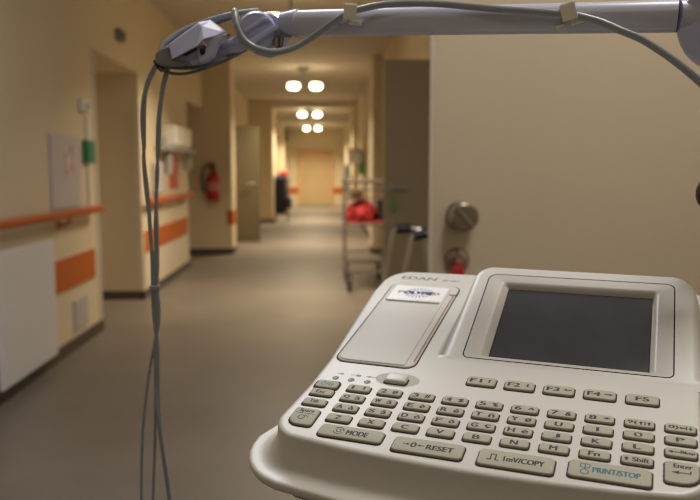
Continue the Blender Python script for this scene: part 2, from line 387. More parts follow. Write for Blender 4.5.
b = bmesh.new(); rim(b, 1.15, .02); wires(b, 1.15); obj('top_shelf', b, M['wire'], wt)
b = bmesh.new(); rim(b, .96, .005); rim(b, 1.05, .005); obj('basket', b, M['wire'], wt)
b = bmesh.new(); rim(b, .70, .012); wires(b, .70); obj('shelf', b, M['wire'], wt)
b = bmesh.new(); rim(b, .20, .012); rim(b, .32, .006); wires(b, .20); obj('bottom_shelf', b, M['wire'], wt)
b = bmesh.new(); tube(b, [(-hx, -hy, .55), (-hx, hy, .45)], .006, 6); tube(b, [(hx, -hy, .45), (-hx, -hy, .42)], .006, 6); obj('brace', b, M['wire'], wt)
# red bag
b = bmesh.new(); bmesh.ops.create_icosphere(b, subdivisions=4, radius=1)
from mathutils import noise as mn
for v in b.verts:
    p = v.co.copy(); k = 1 + .16 * mn.noise(p * 2.3) + .05 * mn.noise(p * 7)
    z = p.z
    wx = .165 * (1.08 - .35 * max(0, z)); v.co = Vector((p.x * wx * k, p.y * .30 * k, max(-.45, z) * .155 * k + .08))
rb = obj('red_bag', b, M['redbag'], smooth=True); rb.location = (.455, 8.15, .73); tag(rb, 'bulging red cloth bag lying on the shelf of the wire trolley', 'bag')
tag(obj('tray', B((.29, .70, 7.86, 8.6, .715, .735)), M['redbag'], bevel=.005), 'flat red tray under the red bag on the wire trolley', 'tray')
tag(obj('box', B((.62, .705, 7.9, 8.2, .736, .955)), M['navy'], bevel=.008), 'dark navy box beside the red bag on the wire trolley', 'box'); bpy.data.objects['box'].location.z = -.0
tag(obj('box', B((.335, .45, 7.9, 8.1, .965, 1.06)), mat('reddish_brown_card', (.30, .16, .10), .6), bevel=.005), 'small brown carton in the upper basket of the wire trolley', 'box')

# ---------------------------------------------------------------- rollator in front of the dark door
rl = thing('walking_frame', 'chrome walking frame with black grips in front of the dark olive door', 'walking frame', (.45, 4.0, 0))
def P(px, py, Y): return at(px, py, Y) - Vector((.45, 4.0, 0))
pairs = [((384, 284), (391, 243), (396, 230), (415, 229), 3.9), ((403, 279), (409, 250), (413, 237), (431, 234), 3.6)]
for k, (a, c, d, e, Y) in enumerate(pairs):
    pa, pc, pd, pe = P(*a, Y), P(*c, Y), P(*d, Y), P(*e, Y)
    dirv = (pa - pc).normalized(); foot = pc + dirv * (pc.z / -dirv.z) * .985
    pb = Vector((pe.x + .12, pe.y + .02, 0.01))
    b = bmesh.new(); tube(b, catmull([foot, pa, pc, pd, pe, pe + Vector((.05, 0, -.06)), pe * .5 + pb * .5 + Vector((.04, 0, 0)), pb], 6), .0125, 10)
    obj('side_frame', b, M['chrome'], rl, smooth=True)
    b = bmesh.new(); tube(b, [pd + Vector((.0, 0, .004)), pe + Vector((-.02, 0, .004))], .025, 12); obj('grip', b, M['black'], rl, smooth=True)
    for q in (foot, pb):
        b = bmesh.new(); lathe(b, [(.022, 0), (.022, .03), (.014, .05)], 12, Matrix.Translation((q.x, q.y, .0))); obj('rubber_foot', b, M['black'], rl)
b = bmesh.new(); tube(b, [P(391, 300, 3.9), P(404, 305, 3.6)], .009, 8); obj('cross_bar', b, M['chrome'], rl)

# ================================================================ THE ECG RECORDER
KS = 1.12e-3
U = Vector((0.90977749, -0.41502338, -0.00777939)); V = Vector((0.40101306, 0.87391624, 0.27469789)); N = U.cross(V).normalized()
T = CAM + (Vector((0.02415984, 0.46803754, 1.11246309)) - CAM) * 1.12
dev = thing('ecg_recorder', 'ivory desktop electrocardiograph with keyboard, printer cover and dark screen in the foreground', 'medical device')
dev.matrix_world = Matrix(((U.x, V.x, N.x, T.x), (U.y, V.y, N.y, T.y), (U.z, V.z, N.z, T.z), (0, 0, 0, 1)))
def K(u, v, n=0): return Vector((u, v, n)) * KS
def wz(v, z): return (z - .2747 * v) / .9615     # local n of the level plane z
# --- body shell
base_pts = [(-36.5, -28), (-34.5, 0), (-34.5, 34), (-37.5, 70), (-40.5, 110), (-43, 147), (-42, 172)]
def arc(cx, cy, r, a0, a1, n=8, ry=None):
    ry = ry or r
    return [(cx + r * math.cos(math.radians(a0 + (a1 - a0) * k / n)), cy + ry * math.sin(math.radians(a0 + (a1 - a0) * k / n))) for k in range(n + 1)]
left = base_pts + arc(-20, 172, 21, 172, 95, 6, 20)
mirror = [(165 - p[0], p[1]) for p in left][::-1]
front_l = arc(-16, -36, 21.5, 252, 185, 7, 21)
front = [(u_, -57.5 - 5.5 * math.sin(PI * (u_ + 22) / 209)) for u_ in range(160, 0, -16)]
front_r = [(165 - p[0], p[1]) for p in front_l][::-1]
outline = left + [(u_, 193) for u_ in (15, 50, 90, 130)] + mirror + front_r + front + front_l
outline = [Vector((p[0], p[1])) for p in outline]
def offs(pts, dist):
    n = len(pts); out = []
    for i in range(n):
        t = (pts[(i + 1) % n] - pts[i - 1]).normalized()
        out.append(pts[i] + Vector((-t.y, t.x)) * (dist(pts[i]) if callable(dist) else dist))
    return out
def ff(p):   # how strongly the skirt flares: fully at the front, little at the back
    t = min(1, max(0, (4 - p.y) / 56)); return .22 + .78 * t * t * (3 - 2 * t)
prof = [(-3.0, -1.5, 0), (-1.5, -1.62, 0), (-.4, -2.2, 0), (.4, -3.4, 0), (.9, -6, 1), (1.6, -9.5, 1), (2.9, -13.2, 1), (5.2, -16.4, 1), (8.6, -18.8, 1), (12.8, -20.0, 1), (16.6, -20.0, 1),
        (19.0, -19.6, 1), (20.4, -19.9, 1), (21.3, -21.2, 1), (21.4, -23.0, 1), (20.6, -25.4, 1), (18.0, -27.4, 1), (14.5, -28.6, 1), (9.0, -29.0, 1)]
b = bmesh.new(); rings = []
for (o_, h_, fl) in prof:
    pts = offs(outline, (lambda p, o_=o_, fl=fl: o_ * (ff(p) if fl else 1)))
    rings.append([b.verts.new(K(p.x, p.y, h_)) for p in pts])
for A, Bq in zip(rings, rings[1:]):
    for i in range(len(A)): b.faces.new((A[i], A[(i + 1) % len(A)], Bq[(i + 1) % len(A)], Bq[i]))
b.faces.new(rings[-1][::-1])
bmesh.ops.triangulate(b, faces=[f for f in b.faces if len(f.verts) > 4])
hole = [b.verts.new(K(u_, v_, prof[0][1])) for u_, v_ in ((60, 53.5), (180, 53.5), (180, 150), (60, 150))]
he = [b.edges.new((hole[i], hole[(i + 1) % 4])) for i in range(4)]
oe = [b.edges.get((rings[0][i], rings[0][(i + 1) % len(rings[0])])) for i in range(len(rings[0]))]
bmesh.ops.triangle_fill(b, use_beauty=True, use_dissolve=False, edges=he + oe, normal=(0, 0, 1))
obj('body_shell', b, M['ivory'], dev, smooth=True, angle=50)
b = bmesh.new(); rg = [[b.verts.new(K(p.x, p.y, h_ if h_ is not None else wz(p.y, -60.5))) for p in offs(outline, o_)] for o_, h_ in ((3.0, -28.8), (1.5, -33), (0.5, None))]
for A, Bq in zip(rg, rg[1:]):
    for i in range(len(A)): b.faces.new((A[i], A[(i + 1) % len(A)], Bq[(i + 1) % len(A)], Bq[i]))
b.faces.new(rg[0]); b.faces.new(rg[-1][::-1]); bmesh.ops.triangulate(b, faces=[f for f in b.faces if len(f.verts) > 4])
obj('underside', b, M['cend'], dev, smooth=True, angle=50)
# --- printer cover
def plate(name, poly, n0, n1, m, parent=dev, inset=0, insh=0, smooth=True, tilt=None):
    """slab over 2D outline from n0 to n1 with a rounded upper edge"""
    b = bmesh.new(); P2 = [Vector(p) for p in poly]
    a = sum((P2[i].x * P2[(i + 1) % len(P2)].y - P2[(i + 1) % len(P2)].x * P2[i].y) for i in range(len(P2)))
    if a > 0: P2 = P2[::-1]       # clockwise so offs() goes outward with +
    fz = tilt or (lambda u_, v_: 0)
    steps = [(0, n0)] + ([(0, n1 - insh)] if insh else []) + ([(-inset * .12, n1 - insh * .55), (-inset * .45, n1 - insh * .15)] if inset else []) + [(-inset, n1)]
    rg = []
    for o_, h_ in steps:
        q = offs(P2, o_) if o_ else P2
        rg.append([b.verts.new(K(p.x, p.y, h_ + fz(p.x, p.y))) for p in q])
    for A, Bq in zip(rg, rg[1:]):
        for i in range(len(A)): b.faces.new((A[i], A[(i + 1) % len(A)], Bq[(i + 1) % len(A)], Bq[i]))
    b.faces.new(rg[-1]); b.faces.new(rg[0][::-1])
    return obj(name, b, m, parent, smooth=smooth, angle=60)
S0 = -1.5
cov = plate('printer_cover', rrect(-30.6, 26.4, 32.3, 165.0, (8, 7, 8, 9), 6), S0 - .2, S0 + .9, M['ivory2'], inset=1.2, insh=.8)
plate('cover_gap', rrect(-31.5, 27.3, 31.2, 166.0, (8.6, 7.6, 8.6, 9.6), 6), S0 - .6, S0 + .12, M['gap_shade'], cov, smooth=False)
plate('cover_panel', rrect(-29, 20.2, 33.6, 160.5, (6.5, 2, 2, 5), 5), S0 + .8, S0 + 1.5, M['ivory2'], cov, inset=.8, insh=.5)
plate('paper_slot', rrect(24.2, 25.4, 40, 146, .3, 2), S0 + .8, S0 + 1.05, M['brown'], cov, smooth=False)
plate('slot_end', rrect(22.6, 27.6, 148, 158, (1, 2, 4, 1), 3), S0 + .7, S0 + 1.0, M['gap_shade'], cov, smooth=False)
plate('cover_rail', rrect(21, 26.9, 147, 157.5, (1, 1, 3, 1), 3), S0 + .9, S0 + 1.8, M['ivory2'], cov, inset=.5, insh=.3)
plate('highlight_ridge', rrect(-26.5, 18.0, 128.6, 132.0, 1.6, 3), S0 + 1.4, S0 + 3.0, M['sticker'], cov, inset=.9, insh=.6)  # ridge coloured white to paint the highlight along the cover's ledge
stk = plate('logo_sticker', rrect(-26.0, 18.4, 132.0, 158.6, 1.2, 3), S0 + 1.45, S0 + 1.62, M['sticker'], cov, smooth=False)
# --- text and marks
def tmesh(s, size, bold=.0, sx=1.0):
    cu = bpy.data.curves.new('t', 'FONT'); cu.body = s; cu.size = size; cu.align_x = 'CENTER'; cu.align_y = 'CENTER'; cu.offset = bold * size; cu.resolution_u = 3
    to = bpy.data.objects.new('t', cu); C.objects.link(to)
    dg = bpy.context.evaluated_depsgraph_get(); dg.update()
    me = bpy.data.meshes.new_from_object(to.evaluated_get(dg)); bm = bmesh.new(); bm.from_mesh(me)
    bpy.data.objects.remove(to); bpy.data.curves.remove(cu); bpy.data.meshes.remove(me)
    xs = [v.co.x for v in bm.verts]; ys = [v.co.y for v in bm.verts]
    if xs:
        cx, cy = (min(xs) + max(xs)) / 2, (min(ys) + max(ys)) / 2
        for v in bm.verts: v.co.x = (v.co.x - cx) * sx; v.co.y -= cy
    return bm
def put(dst, src, u_, v_, n_, fz=None):
    """append flat bmesh src (unit coordinates) into dst at the recorder's u,v,n"""
    mp = {}; src.verts.index_update()
    for v in src.verts: mp[v.index] = dst.verts.new(K(v.co.x + u_, v.co.y + v_, n_ + (fz(v.co.x + u_, v.co.y + v_) if fz else 0)))
    src.verts.ensure_lookup_table(); src.verts.index_update()
    for f in src.faces:
        try: dst.faces.new([mp[v.index] for v in f.verts])
        except ValueError: pass
    src.free()
def text(dst, s, u_, v_, n_, w, h=None, bold=.015):
    """flat lettering w units wide and h tall, centred on u_, v_"""
    src = tmesh(s, 1.0, 0); src.verts.index_update()
    xs = [v.co.x for v in src.verts]; ys = [v.co.y for v in src.verts]
    kx = w / max(1e-6, max(xs) - min(xs)); ky = (h / max(1e-6, max(ys) - min(ys))) if h else kx
    for v in src.verts: v.co.x *= kx; v.co.y *= ky
    for q, du in enumerate((-1, 1, 0)):
        put(dst, src if du == 0 else src.copy(), u_ + du * max(.06, bold * 14), v_ + du * bold * 4, n_ + q * .006)
def poly(dst, pts, n_): dst.faces.new([dst.verts.new(K(p[0], p[1], n_)) for p in pts])
def line(dst, x0, y0, x1, y1, w, n_):
    d = Vector((x1 - x0, y1 - y0)).normalized(); q = Vector((-d.y, d.x)) * w / 2; a = Vector((x0, y0)); c = Vector((x1, y1))
    poly(dst, [a - q, c - q, c + q, a + q], n_)
def arrow(dst, cx, cy, ang, L, w, hw, n_):
    c, s = math.cos(ang), math.sin(ang)
    f = lambda x, y: (cx + x * c - y * s, cy + x * s + y * c)
    h = L * .42
    poly(dst, [f(-L / 2, -w / 2), f(L / 2 - h, -w / 2), f(L / 2 - h, w / 2), f(-L / 2, w / 2)], n_)
    poly(dst, [f(L / 2 - h, -hw / 2), f(L / 2, 0), f(L / 2 - h, hw / 2)], n_)
def ring(dst, cx, cy, r, w, n_, a0=0, a1=360, k=18, ry=None):
    ry = ry or r
    for i in range(k):
        t0 = math.radians(a0 + (a1 - a0) * i / k); t1 = math.radians(a0 + (a1 - a0) * (i + 1) / k)
        poly(dst, [(cx + r * math.cos(t0), cy + ry * math.sin(t0)), (cx + r * math.cos(t1), cy + ry * math.sin(t1)),
                   (cx + (r - w) * math.cos(t1), cy + (ry - w) * math.sin(t1)), (cx + (r - w) * math.cos(t0), cy + (ry - w) * math.sin(t0))], n_)
# sticker print
zs = S0 + 1.66
b = bmesh.new()
for k in range(22):
    a = 2 * PI * (k + .5) / 22
    for (r0, r1) in ((.45, .62), (.68, .98)):
        cx0, cy0 = -3.5 + 12.5 * r0 * math.cos(a), 146 + 9.5 * r0 * math.sin(a)
        cx1, cy1 = -3.5 + 12.5 * r1 * math.cos(a), 146 + 9.5 * r1 * math.sin(a)
        line(b, cx0, cy0, cx1, cy1, .8, zs)
obj('burst_print', b, M['blue'], stk)
b = bmesh.new(); text(b, 'OLYME', -3.6, 146, zs + .05, 24.0, 4.8, .05); obj('logo_lettering', b, M['ink'], stk)
b = bmesh.new(); text(b, 'P', -18.6, 146, zs + .05, 3.8, 4.8, .04); text(b, 'D', 11.4, 146, zs + .05, 4.0, 4.8, .04); obj('gold_lettering', b, M['gold'], stk)
b = bmesh.new(); text(b, 'EDAN', -12.6, 177.8, S0 + .06, 30, 5.8, .025); text(b, 'SE-601', 15.0, 176.6, S0 + .06, 13.5, 3.4, .01); obj('brand_lettering', b, M['logo'], dev)
# --- latch button in its oval dish
b = bmesh.new()
cx, cy = 20.5, 17.2
rg = []
for (rx, ry, h_) in ((15.0, 8.2, .0), (13.6, 7.2, .02), (12.4, 6.2, .02)):
    rg.append([b.verts.new(K(cx + rx * math.cos(2 * PI * k / 36), cy + ry * math.sin(2 * PI * k / 36), S0 + h_ + .06)) for k in range(36)])
for A, Bq in zip(rg, rg[1:]):
    for i in range(36): b.faces.new((A[i], A[(i + 1) % 36], Bq[(i + 1) % 36], Bq[i]))
b.faces.new(rg[-1])
lt = obj('latch_dish', b, M['dish'], dev, smooth=True)
plate('latch_shadow', rrect(12.2, 28.6, 10.4, 19, 2, 3), S0, S0 + .15, M['gap_shade'], lt, smooth=False)
plate('latch_button', rrect(12.8, 27.4, 11.6, 22.4, (2.2, 2.2, 3.5, 3.5), 4), S0, S0 + 2.7, M['ivory'], lt, inset=1.6, insh=1.7)
# --- indicator lights
for k, u_ in enumerate((-20.6, -9.4, 2.0)):
    b = bmesh.new(); lathe(b, [(1.95 * KS, 0), (1.95 * KS, .1 * KS), (1.2 * KS, .3 * KS), (0, .4 * KS)], 20, Matrix.Translation(K(u_, 10.6 - k * .2, S0 - .02)))
    il = obj('indicator_light', b, mat('dim_olive_led', (.17, .17, .14), .35), dev, smooth=True)
    b = bmesh.new(); ring(b, u_, 10.6 - k * .2, 2.3, .35, S0 + .1); obj('light_rim', b, M['logo'], il)
    b = bmesh.new(); y = 16.6
    if k == 0: line(b, u_ - 1.0, y, u_ + 2.6, y, .5, S0 + .08); ring(b, u_ + 2.4, y, 1, .4, S0 + .09)
    if k == 1: line(b, u_ - 2.6, y, u_ + .4, y, .5, S0 + .08); poly(b, [(u_ + 1, y - 1), (u_ + 4.6, y - 1), (u_ + 4.6, y + 1), (u_ + 1, y + 1)], S0 + .08)
    if k == 2: line(b, u_ - 3, y, u_ + 3.4, y, .45, S0 + .08); ring(b, u_ - .6, y, 1, .4, S0 + .09); line(b, u_ + 4.2, y, u_ + 5.6, y, .6, S0 + .08)
    obj('light_icon', b, M['logo'], il)
# --- keys
def key(u0, u1, v0, v1, r=2.0, name='key', n1=0.0):
    k = plate(name, rrect(u0, u1, v0, v1, r, 4), S0 - .3, n1, M['key'], inset=.75, insh=.7)
    plate('key_gap_shade', rrect(u0 - .7, u1 + .75, v0 - 1.15, v1 + .4, r if isinstance(r, (int, float)) else tuple(q + .5 for q in r), 4), S0 - .3, S0 + .12, M['gap_shade'], k, smooth=False)  # dark gap round the key, widened at front and right as painted shadow
    return k
PUu, PVv = 21.0, 11.28
ZI = .05
def leg(k, fn, m='ink'):
    b = bmesh.new(); fn(b); obj('legend', b, M[m], k)
R = [['1 !', '2 @', '3 #', '4 $', '5 %', '6 ^', '7 &', '8 *', '9(', '0)'],
     ['Q ä', 'W å', 'E è', 'R é', 'T ñ', 'Y ø', 'U', 'I', 'O', 'P'],
     ['A à', 'S â', 'D ó', 'F ô', 'G ç', 'H é', 'J', 'K', 'L', 'BK'],
     ['Z', 'X', 'C', 'V', 'B', 'N', 'M', 'Fn', 'SH']]
for j, row in enumerate(R):
    for i, s in enumerate(row):
        uc, vc = i * PUu, -j * PVv
        k = key(uc - 7.6, uc + 7.6, vc - 3.3, vc + 3.9)
        def fn(b, s=s, uc=uc, vc=vc):
            if s == 'BK':
                arrow(b, uc - 3.6, vc, PI, 6.0, .8, 2.6, ZI); text(b, 'Bksp', uc + 3.2, vc, ZI, 6.8, 3.0)
            elif s == 'SH':
                poly(b, [(uc - 6.6, vc), (uc - 5.2, vc + 1.7), (uc - 3.8, vc)], ZI); line(b, uc - 5.2, vc - 1.5, uc - 5.2, vc + .4, 1.2, ZI)
                text(b, 'Shift', uc + 1.8, vc, ZI, 8.0, 3.7)
            elif s in ('9(', '0)'):
                text(b, s, uc - 3.6, vc, ZI, 4.8, 3.8)
                arrow(b, uc + .8, vc, PI / 2 if s == '9(' else PI, 3.2, 1.0, 2.6, ZI); line(b, uc + 2.9, vc - 1.7, uc + 2.9, vc + 1.7, .7, ZI)
                arrow(b, uc + 5.0, vc, PI / 2 if s == '9(' else -PI / 2, 3.2, 1.0, 2.6, ZI)
            elif len(s) == 3:
                a, c = s.split(' ')
                text(b, a, uc - 3.8, vc + .1, ZI, 1.7 if a == '1' else 3.7, 3.8, .004 if a == '1' else .02); text(b, c, uc + 3.8, vc + (.4 if c in '^*' else 0), ZI, 1.0 if c == '!' else 3.2, 2.0 if c in '^*' else 3.7, .02)
            else: text(b, s, uc - .3, vc, ZI, {'I': 1.0, 'Fn': 5.6}.get(s, 3.9), 3.8, .02)
        leg(k, fn)
# left column
k = plate('key', rrect(-29.8, -14.6, -3.8, 4.6, 2.4, 4), S0 - .3, 0.1, M['key'], inset=1.0, insh=.9)
plate('key_gap_shade', rrect(-31.0, -13.4, -5.2, 5.8, 3.2, 4), S0 - .3, S0 + .55, M['gap_shade'], k, smooth=False)
leg(k, lambda b: (ring(b, -24.6, .4, 1.9, .55, ZI + .1), line(b, -24.6, 1.2, -24.6, 3.0, .6, ZI + .1), line(b, -22.3, -.9, -21.7, 1.8, .5, ZI + .1), ring(b, -19.4, .4, 1.9, .55, ZI + .1), line(b, -20.4, .4, -18.4, .4, .7, ZI + .1)), 'teal')
k = key(-29.6, -14.2, -12.6, -5.5); leg(k, lambda b: text(b, 'Esc', -22.4, -9.0, ZI, 6.2, 3.6))
k = key(-29.6, -14.2, -24.0, -17.0); leg(k, lambda b: text(b, 'Tab', -22.2, -20.2, ZI, 6.0, 3.6))
k = key(-30.2, -13.8, -45.6, -28.4, (7.5, 2.2, 2.2, 2.2))
leg(k, lambda b: (text(b, 'Space', -21.8, -31.8, ZI, 9.6, 3.9), line(b, -28.2, -34.4, -15.6, -34.4, .5, ZI), ring(b, -22.8, -38.6, 2.3, .6, ZI), line(b, -21.2, -36.8, -19.0, -35.8, .6, ZI), line(b, -19.6, -38, -18.2, -37.6, .6, ZI)))
# wide bottom row
def circ_icon(b, cx, cy): ring(b, cx, cy, 3.3, .5, ZI, 20, 150); ring(b, cx, cy, 3.3, .5, ZI, 200, 330); ring(b, cx, cy, 1.7, .5, ZI); arrow(b, cx + 3.1, cy + .6, -PI / 2, 1.8, .4, 1.6, ZI)
k = key(-7.0, 32.6, -52.2, -41.2, (3, 2.5, 2.5, 2.5)); leg(k, lambda b: (circ_icon(b, 5.2, -46.4), text(b, 'MODE', 17.0, -47.0, ZI, 13.0, 4.4, .02)))
k = key(39.9, 80.0, -55.6, -42.8, 2.6)
leg(k, lambda b: (arrow(b, 47.6, -49.2, 0, 4.2, .6, 2.2, ZI), text(b, '0', 51.8, -49.2, ZI, 3.2, 4.4), arrow(b, 56.0, -49.2, PI, 4.2, .6, 2.2, ZI), text(b, 'RESET', 67.0, -49.4, ZI, 15.2, 4.2, .02)))
k = key(88.4, 128.2, -56.3, -42.6, 2.6)
leg(k, lambda b: (line(b, 93.2, -51.6, 95.4, -51.6, .7, ZI), line(b, 95.2, -51.9, 95.2, -47, .7, ZI), line(b, 94.9, -47, 98, -47, .7, ZI), line(b, 97.8, -46.7, 97.8, -51.9, .7, ZI), line(b, 97.5, -51.6, 99.8, -51.6, .7, ZI),
                  text(b, '1mV/COPY', 112.6, -49.4, ZI, 21.0, 4.3, .018)))
k = key(135.2, 175.4, -54.4, -40.6, 2.6)
leg(k, lambda b: (text(b, 'PRINT/STOP', 158.6, -47.4, ZI, 22.8, 4.2, .018), line(b, 141.0, -43.6, 145.6, -43.6, .55, ZI), line(b, 141.0, -43.6, 141.0, -46.6, .55, ZI), line(b, 145.6, -43.6, 145.6, -46.6, .55, ZI), line(b, 141.0, -46.6, 145.6, -46.6, .55, ZI),
                  line(b, 143.3, -43.6, 143.3, -48, .55, ZI), ring(b, 143.3, -50, 2.3, .6, ZI)), 'teal')
k = key(181.2, 197.4, -47.8, -30.2, (2.2, 8, 2.2, 2.2))
leg(k, lambda b: (text(b, 'Enter', 189.8, -34.2, ZI, 8.8, 3.5), arrow(b, 188.6, -39.6, PI, 9.0, .8, 2.8, ZI), line(b, 193.2, -40.0, 193.2, -37.6, .8, ZI)))
for i, (u_, s, a) in enumerate(((73.9, 'F1', PI / 2), (97.7, 'F2', -PI / 2), (121.4, 'F3', PI), (145.1, 'F4', 0), (168.8, 'F5', None))):
    k = key(u_ - 8.9, u_ + 8.9, 20.4, 30.0, 2.2, 'function_key')
    leg(k, lambda b, u_=u_, s=s, a=a: (text(b, s, u_ - (3.4 if a is not None else 0), 25, ZI, 7.2, 4.3, .02), arrow(b, u_ + 5.0, 25.4, a, 3.6 if abs(abs(a) - PI / 2) < .1 else 5.0, .9, 2.4, ZI) if a is not None else None))
# --- screen housing: a wedge rising to the rear
TA = math.tan(math.radians(11.54))
VB = 46.0
def wp(u_, v_, s=-1.0): return s + TA * (v_ - 52)
def wedge_ring(b, pts, f): return [b.verts.new(K(p[0], p[1], f(p[0], p[1]))) for p in pts]
WO = rrect(44.0, 197.8, VB, 160.5, (8, 8, 15, 13), 8)
wo = [Vector(p) for p in WO][::-1]
b = bmesh.new()
rg = []
for (o_, fr_) in ((7.5, -.01), (6.0, .10), (4.8, .28), (3.6, .52), (2.2, .76), (.8, .905), (-.8, .97), (-2.4, .993), (-4.2, 1.0)):
    pts = offs(wo, o_)
    rg.append([b.verts.new(K(p.x, p.y, S0 - .03 + max(0, wp(p.x, p.y) - S0) * fr_)) for p in pts])
# flat land, hairline, recess opening
hl = [Vector(p) for p in rrect(54.0, 186.2, 53.0, 150.3, (4.5, 4.5, 6, 7), 8)][::-1]
def ringz(pts, dz): return [b.verts.new(K(p.x, p.y, wp(p.x, p.y) + dz)) for p in pts]
rg.append(ringz(hl, 0)); 
for A, Bq in zip(rg, rg[1:]):
    for i in range(len(A)): b.faces.new((A[i], A[(i + 1) % len(A)], Bq[(i + 1) % len(A)], Bq[i]))
scr = obj('screen_housing', b, M['ivory'], dev, smooth=True, angle=50)
hl2 = offs(hl, -.75)
b = bmesh.new(); rg = [ringz(hl, 0), ringz(offs(hl, -.1), -.9), ringz(hl2, -.9), ringz(offs(hl, -.85), 0)]
for A, Bq in zip(rg, rg[1:]):
    for i in range(len(A)): b.faces.new((A[i], A[(i + 1) % len(A)], Bq[(i + 1) % len(A)], Bq[i]))
obj('seam', b, M['gap_shade'], scr)

inn = [Vector(p) for p in rrect(65.8, 175.3, 56.8, 141.2, (3, 3, 3.5, 3.5), 8)][::-1]
inn2 = [Vector(p) for p in rrect(67.2, 174.0, 57.2, 140.2, (2.5, 2.5, 3, 3), 8)][::-1]
bot = [Vector(p) for p in rrect(70.4, 171.8, 58.0, 138.8, (.6, .6, .6, .6), 8)][::-1]
b = bmesh.new(); rg = [ringz(offs(hl, -.85), 0), ringz(offs(inn, .6), -.25), ringz(inn, -.45), ringz(inn2, -1.4), ringz(bot, -4.3), ringz(bot, -5.2)]
for A, Bq in zip(rg, rg[1:]):
    for i in range(len(A)): b.faces.new((A[i], A[(i + 1) % len(A)], Bq[(i + 1) % len(A)], Bq[i]))
obj('bezel', b, M['bezel'], scr, smooth=True, angle=40)
b = bmesh.new(); b.faces.new(ringz(offs(bot, .3), -4.9)); obj('screen_border', b, M['gap_shade'], scr)
b = bmesh.new(); b.faces.new(ringz([Vector(p) for p in rrect(71.2, 171.2, 58.4, 137.6, .3, 2)][::-1], -4.7)); obj('display', b, M['lcd'], scr)
# orange plug at the rear right
plug = bmesh.new()
for v0_, v1_ in ((186, 200),): tube(plug, [K(211.5, v0_, -8), K(211.5, v1_, 0)], 7 * KS, 12)
pl = obj('plug', plug, M['orangeplug'], None, smooth=True); pl.matrix_world = dev.matrix_world.copy()
tag(pl, 'orange plug at the rear right corner of the ivory recorder', 'plug')

# ================================================================ TROLLEY UNDER THE RECORDER
def DW(u_, v_, n_): return dev.matrix_world @ K(u_, v_, n_)
bz = DW(80, 60, wz(60, -61)).z - .001
yaw = math.atan2(U.y, U.x)
c0 = DW(82, 62, wz(62, -61)); ct = thing('equipment_trolley', 'grey pole trolley with a jointed lavender grey cable arm reaching over the ivory recorder', 'trolley', (c0.x, c0.y, 0), (0, 0, yaw))
b = B((-.13, .13, -.10, .155, bz - .022, bz)); obj('tray', b, M['cend'], ct, bevel=.006)
b = bmesh.new(); tube(b, [(0, .03, .10), (0, .03, bz - .02)], .022, 20); obj('column', b, M['alu'], ct, smooth=True)
b = bmesh.new(); lathe(b, [(.05, .075), (.055, .09), (.05, .12), (.026, .14), (0, .14)], 24, Matrix.Translation((0, .03, 0))); hubp = obj('base_hub', b, M['grey'], ct, smooth=True)
for k in range(5):
    a = 2 * PI * k / 5 + .3; d = Vector((math.cos(a), math.sin(a), 0))
    b = bmesh.new(); tube(b, [Vector((0, .03, .105)) + d * .03, Vector((0, .03, .085)) + d * .27], [.022, .014], 10); lg = obj('base_leg', b, M['grey'], ct, smooth=True)
    w = Vector((0, .03, .032)) + d * .265
    b = bmesh.new(); lathe(b, [(.012, -.014), (.031, -.012), (.031, .012), (.012, .014)], 18, axis(w, (-d.y, d.x, 0))); tube(b, [w, w + Vector((0, 0, .055))], .008, 8); obj('castor', b, M['black'], lg, smooth=True, angle=50)
# post beside the recorder
pw = Vector((.425, .61, 0)); ci = Matrix.Rotation(-yaw, 3, 'Z'); q = ci @ (pw - Vector((c0.x, c0.y, 0)))
b = bmesh.new(); tube(b, [(q.x, q.y, bz - .03), (q.x, q.y, 1.42)], .015, 20); obj('post', b, M['alu'], ct, smooth=True)
b = bmesh.new(); tube(b, [(.13, .05, bz - .012), (q.x, q.y, bz - .012)], .012, 12); obj('post_bracket', b, M['grey'], ct, smooth=True)
kc = at(711.5, 193.5, .585); kq = ci @ (kc - Vector((c0.x, c0.y, 0))); q3 = Vector((q.x, q.y, kc.z))
b = bmesh.new(); bmesh.ops.create_uvsphere(b, u_segments=24, v_segments=16, radius=.0145)
for v in b.verts: v.co = Vector((v.co.x * .8, v.co.y, v.co.z)) + kq
tube(b, [kq, q3], .004, 10); obj('clamp_knob', b, M['black'], ct, smooth=True)

# ================================================================ CABLE ARM
A0 = at(684, 17, .575)
CTM = Matrix.Translation(ct.location) @ Matrix.Rotation(yaw, 4, 'Z')
arm = None
def aobj(name, b, m, par=None, **k):
    bmesh.ops.translate(b, verts=b.verts[:], vec=-A0)
    if arm is None:
        o = obj(name, b, m, ct, **k); o.matrix_parent_inverse = CTM.inverted(); o.location = A0; return o
    return obj(name, b, m, par or arm, **k)
bl, br_ = at(294, 23.5, .69), at(677, 16.3, .575)
b = bmesh.new(); tube(b, [bl, br_], [.0112, .0120], 28); arm = aobj('cable_arm', b, M['alu'], smooth=True)
b = bmesh.new(); tube(b, [br_ + (br_ - bl).normalized() * .0006, at(705, 16, .572)], .0121, 28); aobj('end_sleeve', b, M['alu'], smooth=True)
b = bmesh.new(); tube(b, [bl + (bl - br_).normalized() * .012, bl + (br_ - bl).normalized() * .004], [.0095, .0125], 24); aobj('collar', b, M['lav'], smooth=True)
